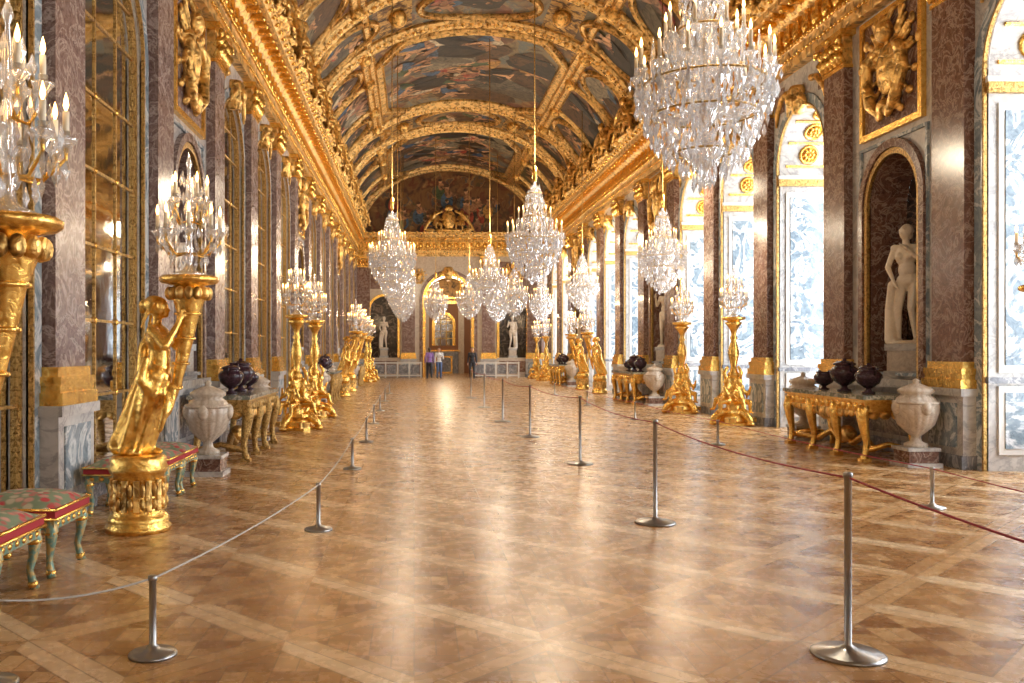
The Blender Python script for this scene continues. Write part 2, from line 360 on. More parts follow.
# cornice group (faces +x)
pp=[E((.1,0,.55),(.10,.30,.42)),E((.16,0,.55),(.08,.2,.3)),E((.1,0,1.05),(.1,.16,.13)),C((.1,-.15,1.0),(.1,.15,1.0),.05)]
pp+=putto(T((.05,.55,.1))@RZ(-25)@SC(1.15))+putto(T((.05,-.55,.1))@RZ(25)@SC(1.15))
for s in(1,-1):
    pp+=path([(.1,s*.3,.9),(.12,s*.6,.75),(.1,s*.95,.3),(.15,s*1.05,.1)],[.06,.08,.07,.05])+[E((.05,s*.8,.08),(.15,.2,.09))]
pp+=[E((0,0,.08),(.2,.6,.1))]
CG=sculpt(pp,.028,3)
# trophy relief (in y,z plane, relief towards +x), centred origin
pp=[E((.03,0,0),(.09,.28,.38)),E((.08,0,.05),(.07,.17,.24)),E((.08,0,.55),(.12,.15,.17)),C((.1,-.02,.62),(.02,-.16,.85),.05,.03),C((.1,0,.7),(.02,.2,.82),.07,.03)]
for a in(25,50,-25,-50,75,-75):
    d=Vector((0,math.sin(R(a)),math.cos(R(a)))); pp+=[C(-d*.75,d*.8,.028),E(d*.82+Vector((0.02,0,0)),(.04,.06,.09)),E(-d*.7,(.05,.07,.06))]
for s in(1,-1):
    pp+=path([(.05,s*.2,.35),(.1,s*.45,.2),(.08,s*.5,-.1),(.1,s*.35,-.45),(.08,s*.1,-.68)],[.05,.09,.08,.09,.05])
    for k in range(5): pp.append(C((.03,s*.25,.1+.1*k),(.02,s*(.62-.05*k),.25+.13*k),.04,.03))
pp+=[E((.08,0,-.55),(.1,.14,.12))]
TR=sculpt(pp,.02,2)
# statues
ST1=sculpt(human(.03,kneeL=(.08,.09,.52),ankL=(-.02,.13,.09),elL=(.06,.23,1.20),wrL=(.13,.07,1.38),elR=(0,-.25,1.15),wrR=(.10,-.14,.92),female=True,turn=R(-25))
   +path([(.02,-.2,.05),(.0,-.22,.5),(.08,-.18,.88)],[.09,.07,.05])+[E((.0,0,.0),(.22,.26,.045))],.0115,3)
ST2=sculpt(human(-.03,kneeR=(.09,-.09,.52),ankR=(-.02,-.14,.09),elR=(.0,-.28,1.2),wrR=(.14,-.25,1.42),elL=(-.04,.26,1.16),wrL=(.06,.2,.95),turn=R(20))
   +path([(.0,.2,.05),(-.02,.2,.5),(.02,.2,.95)],[.1,.09,.06])+[C((0,-.1,.95),(.08,.14,.78),.1,.1),C((0,.14,.92),(-.02,.22,.3),.09,.07),C((-.1,.17,1.4),(-.12,.15,.6),.07,.09),E((.0,0,.0),(.22,.26,.045))],.0115,3)

# ---------------------------------------------------------------- walls
def wallM(side,yc=0):
    if side=='right': return Matrix(((0,1,0,XR),(1,0,0,yc),(0,0,1,0),(0,0,0,1)))
    if side=='left': return Matrix(((0,-1,0,XL),(1,0,0,yc),(0,0,1,0),(0,0,0,1)))
    if side=='end': return Matrix(((1,0,0,CX),(0,1,0,YE),(0,0,1,0),(0,0,0,1)))
    return Matrix(((1,0,0,CX),(0,-1,0,YB),(0,0,1,0),(0,0,0,1)))
def OY(side): return LY if side=='left' else 0
# local coords: (u, depth, z)
def archpts(w,zb,zs,seg=20):
    return [(-w,zb)]+[(-w*math.cos(math.pi*i/seg),zs+w*math.sin(math.pi*i/seg)) for i in range(seg+1)]+[(w,zb)]
def arched_bay(b,u0,u1,w,zb,zs,zt,dep,mf,mr,uc=0):
    q=lambda a,c,z0,z1:b.add([(a,0,z0),(c,0,z0),(c,0,z1),(a,0,z1)],[(0,1,2,3)],mf)
    q(u0,uc-w,0,zt);q(uc+w,u1,0,zt)
    if zb>0: q(uc-w,uc+w,0,zb)
    P=archpts(w,zb,zs); A=P[1:-1]
    for (a,za),(c,zc) in zip(A,A[1:]): b.add([(uc+a,0,za),(uc+c,0,zc),(uc+c,0,zt),(uc+a,0,zt)],[(0,1,2,3)],mf)
    for (a,za),(c,zc) in zip(P,P[1:]): b.add([(uc+a,0,za),(uc+c,0,zc),(uc+c,dep,zc),(uc+a,dep,za)],[(0,1,2,3)],mr)
    if zb>0: b.add([(uc-w,0,zb),(uc+w,0,zb),(uc+w,dep,zb),(uc-w,dep,zb)],[(0,1,2,3)],mr)
def arch_fill(b,w,zb,zs,d,mat,uc=0):
    pts=archpts(w,zb,zs,24); b.add([(uc+a,d,z) for a,z in pts],[tuple(range(len(pts)))],mat)
def arch_frame(b,w,zb,zs,wd,d0,d1,mat,uc=0,seg=20):
    pi=archpts(w,zb,zs,seg); po=archpts(w+wd,zb,zs,seg)
    vs=[];fs=[]
    for (a,za),(c,zc) in zip(pi,po): vs+=[(uc+a,d0,za),(uc+a,d1,za),(uc+c,d1,zc),(uc+c,d0,zc)]
    n=len(pi)
    for i in range(n-1):
        for k in range(4): fs.append((i*4+k,i*4+(k+1)%4,i*4+4+(k+1)%4,i*4+4+k))
    fs.append((0,1,2,3)); fs.append((n*4-4,n*4-3,n*4-2,n*4-1)); b.add(vs,fs,mat)
def rframe(b,u0,u1,z0,z1,t,d0,d1,mat):
    b.bbox(u0,u1,d0,d1,z0,z0+t,mat);b.bbox(u0,u1,d0,d1,z1-t,z1,mat);b.bbox(u0,u0+t,d0,d1,z0+t,z1-t,mat);b.bbox(u1-t,u1,d0,d1,z0+t,z1-t,mat)
W=1.06; ZS=5.3; HB=S/2
def rosette(b,M,r=.16):
    b.lathe([(r,0),(r,.03),(r*.8,.05),(r*.75,.03),(.02,.03)],'gold',seg=16,M=M)
    for k in range(8):
        a=k*math.pi/4; b.ell((r*.42*math.cos(a),r*.42*math.sin(a),.04),(r*.2,r*.2,.03),'gold',8,5,M)
    b.ell((0,0,.05),(r*.2,r*.2,.04),'gold',8,6,M)
def keystone(b,z,s=1,uc=0):
    b.lathe([(.10*s,-.25*s),(.17*s,-.05*s),(.2*s,.2*s),(.15*s,.28*s),(.02,.3*s)],'gold_carved',(uc,-.06,z+.1),12)
    b.ell((uc,-.22*s,z+.12*s),(.1*s,.09*s,.13*s),'gold_carved')
    for q in(-1,1):
        b.tube([(uc+q*.1*s,-.1,z+.2*s),(uc+q*.3*s,-.1,z+.1*s),(uc+q*.45*s,-.08,z-.1*s)],[.07*s,.06*s,.02*s],'gold_carved')
nichek=lambda k:(k-1)%4==0
bays=list(range(-6,13))
for side in('left','right'):
    b=B(); MR='marble_violet' if side=='left' else 'marble_red'
    for k in bays:
        yc=Y0+S*k+OY(side); b.M=wallM(side,yc)
        if nichek(k):
            w=.74
            arched_bay(b,-HB,HB,w,1.15,3.95,ZA,.62,'marble_white',MR)
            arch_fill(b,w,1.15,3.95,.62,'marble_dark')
            arch_frame(b,w,1.15,3.95,.09,-.05,.02,'gold_dark'); arch_frame(b,w+.1,1.15,3.95,.13,-.08,.0,MR)
            b.bbox(-.95,.95,-.16,0,1.02,1.15,'marble_white')
            b.bbox(-.8,.8,-.04,0,.28,.92,'marble_grey')
            b.bbox(-.82,.82,-.03,0,5.15,6.95,MR); rframe(b,-.92,.92,5.05,7.02,.1,-.08,0,'gold')
            b.sc(TR,'gold_carved',T((0,-.06,6.03))@RZ(-90)@SC(1.08))
            rframe(b,-1.0,1.0,1.2,4.95,.05,-.04,0,'marble_blue')
        else:
            if side=='right':
                arched_bay(b,-HB,HB,W,0,ZS,ZA,1.15,'marble_white','marble_white')
                for s in(-1,1):
                    u=s*W
                    b.bbox(u-s*.03,u,.14,1.05,1.3,4.85,'painted_white'); b.bbox(u-s*.045,u-s*.03,.22,.97,1.40,4.75,'marble_reveal')
                    b.bbox(u-s*.03,u,.14,1.05,.22,1.12,'painted_white'); b.bbox(u-s*.045,u-s*.03,.22,.97,.30,1.04,'marble_reveal')
                    b.bbox(u-s*.07,u,-.02,1.15,4.98,5.12,'gold_dark'); b.bbox(u-s*.05,u,-.02,1.15,5.12,5.2,'painted_white')
                    b.bbox(u-s*.06,u,-.02,1.15,1.16,1.24,'marble_grey')
                for a in(18,45,72,108,135,162):
                    rosette(b,T(((W-.005)*math.cos(R(a)),.58,ZS+(W-.005)*math.sin(R(a))))@RY(-90-a),.2)
                for a in(5,31,59,90,121,149,175):
                    M_=T(((W-.02)*math.cos(R(a)),.58,ZS+(W-.02)*math.sin(R(a))))@RY(-a); b.box((0,0,0),(.04,.9,.05),'gold',M_)
            else:
                arched_bay(b,-HB,HB,W,.25,ZS,ZA,.12,'marble_white','marble_white')
                b.bbox(-W,W,-.05,0,.05,.2,'marble_grey')
            arch_frame(b,W,.0 if side=='right' else .25,ZS,.035,-.045,.02,'gold_dark'); arch_frame(b,W+.045,0,ZS,.17,-.035,0,'marble_blue')
            keystone(b,ZS+W)
            for s in(-1,1):
                b.bbox(s*1.0-.22,s*1.0+.22,-.02,0,6.45,6.95,MR)
                b.tube([(s*.55,-.04,6.75),(s*.8,-.05,6.7),(s*1.05,-.04,6.45),(s*1.12,-.03,6.2)],[.07,.06,.05,.02],'gold_carved')
    b.M=wallM(side,0)
    if side=='left': b.add([(YE+LY-.01,0,0),(YE,0,0),(YE,0,ZA),(YE+LY-.01,0,ZA)],[(0,1,2,3)],'marble_white')
    b.obj('wall_'+side)
    bb=B(); bb.M=wallM(side,0)
    for k in bays:
        yc=Y0+S*k
        if side=='right' and not nichek(k):
            bb.bbox(yc-HB,yc-W-.22,-.06,0,0,.2,'marble_grey'); bb.bbox(yc+W+.22,yc+HB,-.06,0,0,.2,'marble_grey')
        else: bb.bbox(yc-HB,yc+HB,-.06,0,0,.2,'marble_grey')
    bb.obj('baseboard_'+side)

# end walls
for side in('end','back'):
    b=B(); b.M=wallM(side); HW=(XR-XL)/2
    arched_bay(b,-2.1,2.1,1.35,0,4.6,ZA,1.0,'marble_cream','marble_red')
    arch_frame(b,1.35,0,4.6,.16,-.08,.02,'gold'); arch_frame(b,1.51,0,4.6,.2,-.04,0,'marble_red'); keystone(b,5.95,1.5)
    for s in(-1,1):
        uc=s*3.8
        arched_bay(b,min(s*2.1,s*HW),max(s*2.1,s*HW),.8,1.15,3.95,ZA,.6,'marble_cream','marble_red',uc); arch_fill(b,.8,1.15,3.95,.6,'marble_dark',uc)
        arch_frame(b,.8,1.15,3.95,.14,-.05,0,'gold',uc); b.bbox(uc-.8,uc+.8,-.05,0,.3,.95,'marble_red')
        b.bbox(uc-.8,uc+.8,-.03,0,5.2,6.8,'marble_red'); b.sc(TR,'gold_carved',T((uc,-.05,6.0))@RZ(-90)@SC(.85))
        b.sc(TR,'gold_carved',T((s*1.75,-.03,5.9))@RZ(-90)@SC(.6))
    n=32; vs=[(0,.02,ZC-.4)]+[(-VA*1.02*math.cos(math.pi*i/n),.02,ZC-.3+(VB+.35)*math.sin(math.pi*i/n)) for i in range(n+1)]
    b.add(vs,[(0,i,i+1) for i in range(1,n+1)],'painting_brown')
    random.seed(31)
    for i in range(22):
        a=random.uniform(.12,3.02); rr=random.uniform(.2,.85); cx=-VA*rr*math.cos(a)*.95; cz=ZC+.25+VB*rr*math.sin(a)*.85; q_=random.uniform(.9,1.5)
        for k_,(dx,dz,rx,rz,m) in enumerate(((0,-.15,.42,.34,random.choice(('cloud2','brown','dark'))),(0,-.2,.26,.36,random.choice(('red','blue','ochre','rose','green','brown'))),(.06,.12,.15,.2,'flesh2'),(.2,.05,.2,.06,'flesh2'),(.02,.38,.09,.11,'flesh'),(0,.44,.1,.07,'brown'))):
            b.add([(cx+(dx+rx*math.cos(q*math.pi/6))*q_,.018-.004*k_-.0008*i,cz+(dz+rz*math.sin(q*math.pi/6))*q_) for q in range(12)],[tuple(range(12))],'fresco_'+m)
    b.bbox(-HW,HW,0,.3,ZA,ZC+.05,'gold_carved')
    pts=[(-VA*.95*math.cos(math.pi*i/40),-.04,ZC+.05+VB*.95*math.sin(math.pi*i/40)) for i in range(41)]; b.tube(pts,.14,'gold_rib',8)
    b.obj('wall_'+side)

# pilaster
def pilaster(MR):
    b=B()
    b.bbox(-.48,.48,-.24,0,0,.18,'marble_grey'); b.bbox(-.46,.46,-.21,0,.18,.98,'marble_white'); b.bbox(-.33,.33,-.225,-.2,.28,.88,'marble_blue'); b.bbox(-.5,.5,-.26,0,.98,1.08,'marble_white')
    for z0,z1,e_,d_ in((1.08,1.2,.47,.25),(1.2,1.27,.44,.215),(1.27,1.35,.455,.23),(1.35,1.44,.42,.19)): b.bbox(-e_,e_,-d_,0,z0,z1,'gold')
    b.bbox(-.38,.38,-.15,0,1.44,6.5,MR)
    b.bbox(-.40,.40,-.17,0,6.46,6.52,'gold')
    b.bbox(-.37,.37,-.15,0,6.52,7.0,'gold_carved'); b.bbox(-.5,.5,-.26,0,7.0,7.1,'gold')
    for j,(z,n) in enumerate(((6.55,5),(6.72,4))):
        for i in range(n):
            u_=-.32+.64*i/(n-1); b.tube([(u_,-.15,z),(u_,-.2,z+.1),(u_*1.05,-.28,z+.19),(u_*1.08,-.26,z+.15)],[.07,.075,.06,.02],'gold')
    for s in(-1,1): b.tube([(s*.2,-.2,6.8),(s*.35,-.25,6.93),(s*.46,-.27,6.95),(s*.47,-.27,6.87),(s*.42,-.27,6.87)],[.04,.05,.045,.035,.02],'gold')
    b.ell((0,-.25,7.03),(.07,.06,.07),'gold')
    return b.mesh('pilaster')
PIL=pilaster('marble_red'); PILL=pilaster('marble_violet')
for side in('left','right'):
    for k in range(-7,13):
        yc=Y0+S*(k+.5)+OY(side)
        if k==-7: yc+=.8
        if k==12: yc-=.5 if side=='right' else .2
        o=put(PIL if side=='right' else PILL,'pilaster'); o.matrix_world=wallM(side,yc)
for u_ in(-5.0,-2.35,2.35,5.0):
    for sd in('end','back'):
        o=put(PIL,'pilaster'); o.matrix_world=wallM(sd)@T((u_,0,0))

# entablature (trim)
def entab(name,M,L0,L1):
    b=B(); b.M=M
    prof=[(0,ZA),(-.18,ZA),(-.18,ZA+.16),(-.22,ZA+.16),(-.22,ZA+.34),(-.27,ZA+.38),(-.16,ZA+.42),(-.16,ZA+.86),(-.24,ZA+.92),(-.30,ZA+.98),(-.34,ZA+1.05),(-.6,ZA+1.08),(-.6,ZA+1.2),(-.7,ZA+1.28),(-.72,ZC),(0,ZC)]
    for i,((d0,z0),(d1,z1)) in enumerate(zip(prof,prof[1:])):
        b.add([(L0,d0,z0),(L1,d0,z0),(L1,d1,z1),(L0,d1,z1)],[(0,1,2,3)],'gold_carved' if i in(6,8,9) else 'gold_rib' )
    n=int((L1-L0)/.42)
    for i in range(n):
        u_=L0+.42*(i+.5)
        b.bbox(u_-.07,u_+.07,-.55,-.3,ZA+.97,ZA+1.08,'gold'); b.ell((u_,-.53,ZA+.98),(.07,.06,.05),'gold',8,5)
        b.ell((u_+.21,-.17,ZA+.64),(.12,.07,.17),'gold',8,6); b.bbox(u_-.06,u_+.06,-.24,-.14,ZA+.46,ZA+.86,'gold'); b.ell((u_,-.25,ZA+.52),(.07,.05,.07),'gold',8,5)
        for q in(-.14,0,.14): b.ell((u_+q,-.275,ZA+.37),(.055,.035,.045),'gold',6,4); b.ell((u_+q,-.225,ZA+.17),(.05,.03,.03),'gold',6,4)
        b.ell((u_,-.69,ZC-.02),(.1,.07,.09),'gold_carved',8,4); b.ell((u_+.21,-.66,ZC-.1),(.07,.06,.06),'gold',8,4)
    b.obj(name)
entab('trim_1',wallM('left',0),YB,YE); entab('trim_2',wallM('right',0),YB,YE); entab('trim_3',wallM('end'),-5.0,5.0)

# cornice figure groups
b=B(); b.sc(CG,'gold_carved'); CGM=b.mesh('gilded_putti_group')
for k in range(-6,12):
    yc=Y0+S*(k+.5)
    put(CGM,'gilded_putti_group',(XL+.62,yc,ZC),0,1.2); put(CGM,'gilded_putti_group',(XR-.62,yc,ZC),math.pi,1.2)
put(CGM,'gilded_putti_group',(CX,YE-.6,ZC),-math.pi/2,1.35)

# vault
b=B()
niY=[Y0+S*k for k in range(-7,13) if nichek(k)]
def nb(Y):
    d=[Y-n for n in niY]; return min(d,key=abs)
def vp(t,Y,off=0):
    n=Vector((math.cos(t)/VA,0,-math.sin(t)/VB)).normalized()
    return Vector((CX-VA*math.cos(t),Y,ZC-.05+VB*math.sin(t)))+n*off
NTt=72; ys=[YB+ (YE-YB)*i/200 for i in range(201)]
vs=[tuple(vp(math.pi*i/NTt,Y)) for Y in ys for i in range(NTt+1)]
groups={}
for j in range(200):
    Y=(ys[j]+ys[j+1])/2; d=nb(Y)
    for i in range(NTt):
        t=180*(i+.5)/NTt; tt=abs(t-90)
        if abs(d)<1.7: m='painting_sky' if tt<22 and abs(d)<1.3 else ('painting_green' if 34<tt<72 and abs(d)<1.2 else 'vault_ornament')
        else:
            dd=abs(abs(d)-6.756)
            if tt<37 and dd<4.2: m='painting_sky'
            elif 42<tt<80 and dd<4.6: m='painting_green' if (int(Y/5)%2) else 'painting_brown'
            else: m='vault_ornament'
        o=j*(NTt+1)+i; groups.setdefault(m,[]).append((o,o+1,o+NTt+2,o+NTt+1))
for m in groups:
    if m not in b.ml:b.ml.append(m)
b.v=vs
for m,f in groups.items():
    for q in f: b.f.append(q); b.mi.append(b.ml.index(m)); b.sm.append(True)
# painted figures on the vault (flat patches of paint)
random.seed(12); cnt=[0]
def disc(t,Y,rx,ry,rot,m,lay):
    cnt[0]+=1; off=.012+.008*lay+(cnt[0]%23)*.0003
    pts=[]
    for q in range(14):
        a=q*math.pi/7; w_=1+.16*math.sin(3*a+cnt[0]); x_,y_=rx*math.cos(a)*w_,ry*math.sin(a)*w_; X=x_*math.cos(rot)-y_*math.sin(rot); Yy=x_*math.sin(rot)+y_*math.cos(rot)
        tt=t+X/4.7; yy=min(Y+Yy,YE-.05)
        if .05<tt<3.09: pts.append(tuple(vp(tt,yy,off)))
    if len(pts)>=3: b.add(pts,[tuple(range(len(pts)))],'fresco_'+m)
def figure(t,Y,up,s):
    c,sn=math.cos(up),math.sin(up)
    def at(a,l,rx,ry,rot,m,lay): disc(t+(a*c-l*sn)*s/4.7,Y+(a*sn+l*c)*s,rx*s,ry*s,up+rot,m,lay)
    r1,r2=random.sample(['red','blue','ochre','rose','green','brown','blue','white'],2); f=random.choice(['flesh','flesh','flesh2'])
    k=random.choice((-1,1))
    at(-.15,.18*k,.55,.26,.5*k,r2,1); at(-.35,-.05*k,.42,.20,-.3*k,r1,2); at(-.5,.2*k,.34,.12,.5*k,f,3); at(-.15,0,.2,.2,0,r1,3)
    at(.12,0,.25,.17,0,f,3); at(.22,-.25*k,.09,.26,.5*k,f,4); at(.30,.25*k,.08,.26,-.7*k,f,4); at(.47,.02,.12,.1,0,f,5); at(.53,.02,.07,.1,0,'brown',6)
def scene(t0,t1,y0,y1,n,side,sz=1):
    for i in range(n):
        disc(R(random.uniform(t0,t1)),random.uniform(y0,y1),random.uniform(.4,1.0)*sz,random.uniform(.4,1.2)*sz,random.random()*3,random.choice(('cloud','cloud2','dark','brown','dark')),0)
    for i in range(n):
        t=random.uniform(t0,t1); up=0 if side<0 else (math.pi if side>0 else (math.pi/2+random.uniform(-1,1)))
        figure(R(t),random.uniform(y0,y1),up+random.uniform(-.5,.5),random.uniform(.8,1.2)*sz)
for nY in niY:
    if YB<nY<YE:
        scene(78,102,nY-.6,nY+.6,3,0); scene(31,44,nY-.4,nY+.4,2,-1); scene(136,149,nY-.4,nY+.4,2,1)
    mY=nY+6.756; y1=min(mY+3.2,YE-1)
    if mY-3.2<y1:
        scene(63,117,mY-3.4,y1,26,0,1.1)
        for a0,a1,sd in((20,38,-1),(142,160,1)):
            for y0_,y1_,n in((mY-3.7,mY-2.7,3),(mY-.9,mY+.9,4),(mY+2.7,mY+3.7,3)):
                if y1_<YE-.5: scene(a0,a1,y0_,y1_,n,sd,1.1)
b.obj('ceiling')
b=B()
def vframe(pts,closed,w,h,mat='gold_rib'):
    n=len(pts); vs=[];fs=[]
    prof=[(-.5,0),(-.5,.5),(-.38,1),(-.25,.6),(.25,.6),(.38,1),(.5,.5),(.5,0)]
    for i,(t,Y) in enumerate(pts):
        if closed: a,c=pts[i-1],pts[(i+1)%n]
        else: a,c=pts[max(i-1,0)],pts[min(i+1,n-1)]
        Tn=(vp(c[0],c[1])-vp(a[0],a[1])).normalized(); nn=(vp(t,Y,1)-vp(t,Y)).normalized(); sd=nn.cross(Tn)
        p=vp(t,Y)
        for (q,hh) in prof: vs.append(tuple(p+sd*q*w+nn*(hh*h-.01)))
    m=len(prof)
    for i in range(n if closed else n-1):
        k=(i+1)%n
        for j in range(m-1): fs.append((i*m+j,i*m+j+1,k*m+j+1,k*m+j))
    b.add(vs,fs,mat)
def poly(corners,step=.25):
    o=[]
    for (a,c) in zip(corners,corners[1:]+corners[:1]):
        d=math.hypot((a[0]-c[0])*4.7,a[1]-c[1]); n=max(2,int(d/step))
        for i in range(n): o.append((a[0]+(c[0]-a[0])*i/n,a[1]+(c[1]-a[1])*i/n))
    return o
def oval(t,Y,rt,ry): return [(t+rt*math.cos(2*math.pi*i/40),Y+ry*math.sin(2*math.pi*i/40)) for i in range(40)]
for nY in niY:
    for dy in(-1.69,1.69):
        Y=nY+dy
        if YB<Y<YE:
            vframe([(R(2+176*i/60),Y) for i in range(61)],False,.62,.17)
            for i in range(60):
                p=vp(R(4+172*i/59),Y,.12); b.ell(p,(.09,.13,.08),'gold_carved',8,5)
                for q in(-.22,.22): b.ell(p+Vector((0,q,.02)),(.05,.05,.05),'gold',6,4)
    if YB<nY<YE:
        vframe(oval(R(90),nY,R(20),1.2),True,.22,.14)
        for q in(37,143): vframe(oval(R(q),nY,R(17),1.0),True,.22,.14)
        for q in(62,118):
            p=vp(R(q),nY,.1); b.ell(p,(.3,.45,.25),'gold_carved',10,8)
    mY=nY+6.756
    if mY<YE+3:
        lim=lambda q:min(q,YE-.3)
        vframe(poly([(R(53),mY-3.0),(R(64),mY-4.3),(R(116),mY-4.3),(R(127),mY-3.0),(R(127),lim(mY+3.0)),(R(116),lim(mY+4.3)),(R(64),lim(mY+4.3)),(R(53),lim(mY+3.0))]),True,.38,.17)
        for a0,a1 in((10,47),(133,170)):
            for yy in(-3.2,3.2):
                if mY+yy+1<YE:
                    vframe(oval(R((a0+a1)/2),mY+yy,R(16),1.15),True,.22,.14)
            vframe(poly([(R(a0),mY-1.7),(R(a1),mY-1.7),(R(a1),lim(mY+1.7)),(R(a0),lim(mY+1.7))]),True,.25,.14)
            vframe(poly([(R(a0),mY-4.7),(R(a1),mY-4.7),(R(a1),lim(mY+4.7)),(R(a0),lim(mY+4.7))]),True,.28,.15)
            for yy in(-1.9,1.9,-4.7,4.7):
                if mY+yy<YE-.5:
                    for aa in(a0,a1): p=vp(R(aa),mY+yy,.1); b.ell(p,(.25,.22,.25),'gold_carved',10,7)
for q in(4,50,130,176): vframe([(R(q),Y) for Y in ys[::2]],False,.26,.13)
b.obj('trim_4')

# floor
b=B(); b.add([(XL-.2,YB-1,0),(XR+1.25,YB-1,0),(XR+1.25,YE+9,0),(XL-.2,YE+9,0)],[(0,1,2,3)],'parquet'); b.obj('floor')

# windows & mirrors
def grid(b,w,zb,zs,d,mat,nc,rows,t,th=.03):
    for i in range(1,nc):
        u_=-w+2*w*i/nc; top=zs+math.sqrt(max(0,w*w-u_*u_)); b.bbox(u_-t/2,u_+t/2,d-th,d,zb,top,mat)
    for i in range(1,rows+1):
        z=zb+(zs-zb)*i/rows; b.bbox(-w,w,d-th,d,z-t/2,z+t/2,mat)
    z=zs+w*.5; q=math.sqrt(w*w-.25*w*w); b.bbox(-q,q,d-th,d,z-t/2,z+t/2,mat)
b=B(); arch_fill(b,W,.25,ZS,.1,'mirror'); grid(b,W,.25,ZS,.1,'gold_dark',3,6,.03,.018); arch_frame(b,W-.03,.25,ZS,.03,.05,.1,'gold_dark')
for i in range(1,6):
    for u_ in(-W/3,W/3): b.ell((u_,.08,.25+(ZS-.25)*i/6),(.04,.02,.04),'gold',8,5)
MIR=b.mesh('arched_mirror')
b=B(); arch_fill(b,W,0,ZS,1.12,'window_glass'); grid(b,W,0,ZS,1.12,'painted_white',4,8,.05,.05); b.bbox(-.06,.06,1.02,1.12,0,ZS+W,'painted_white'); arch_frame(b,W-.09,0,ZS,.09,1.02,1.12,'painted_white'); b.bbox(-W,W,1.02,1.12,0,.5,'painted_white'); b.bbox(-W,W,1.0,1.12,ZS-.07,ZS+.07,'painted_white')
for z in(1.2,2.4): b.bbox(.02,.08,.98,1.02,z-.1,z+.1,'gold')
WIN=b.mesh('window'); wi=0
for k in bays:
    if nichek(k): continue
    o=put(MIR,'arched_mirror'); o.matrix_world=wallM('left',Y0+S*k+LY)
    wi+=1; o=put(WIN,'window_%d'%wi); o.matrix_world=wallM('right',Y0+S*k)

# niche statues, plinth
def statue(data,name):
    b=B()
    b.bbox(-.26,.26,-.26,.26,0,.12,'marble_white'); b.bbox(-.22,.22,-.22,.22,.12,.44,'marble_cream'); b.bbox(-.25,.25,-.25,.25,.44,.54,'marble_white')
    b.sc(data,'statue_marble',T((0,0,.56))@SC(1.05)); return b.mesh(name)
SA=statue(ST1,'marble_statue'); SB=statue(ST2,'marble_statue')
for i,k in enumerate([k for k in bays if nichek(k)]):
    put(SA if k==1 or k==9 else SB,'marble_statue',(XR+.2,Y0+S*k,1.15),math.pi+R(48)); put(SB if k==1 or k==9 else SA,'marble_statue',(XL-.2,Y0+S*k+LY,1.15),-R(48))
for s in(-1,1): put(SA if s<0 else SB,'marble_statue',(CX+s*3.8,YE+.25,1.15),-math.pi/2)

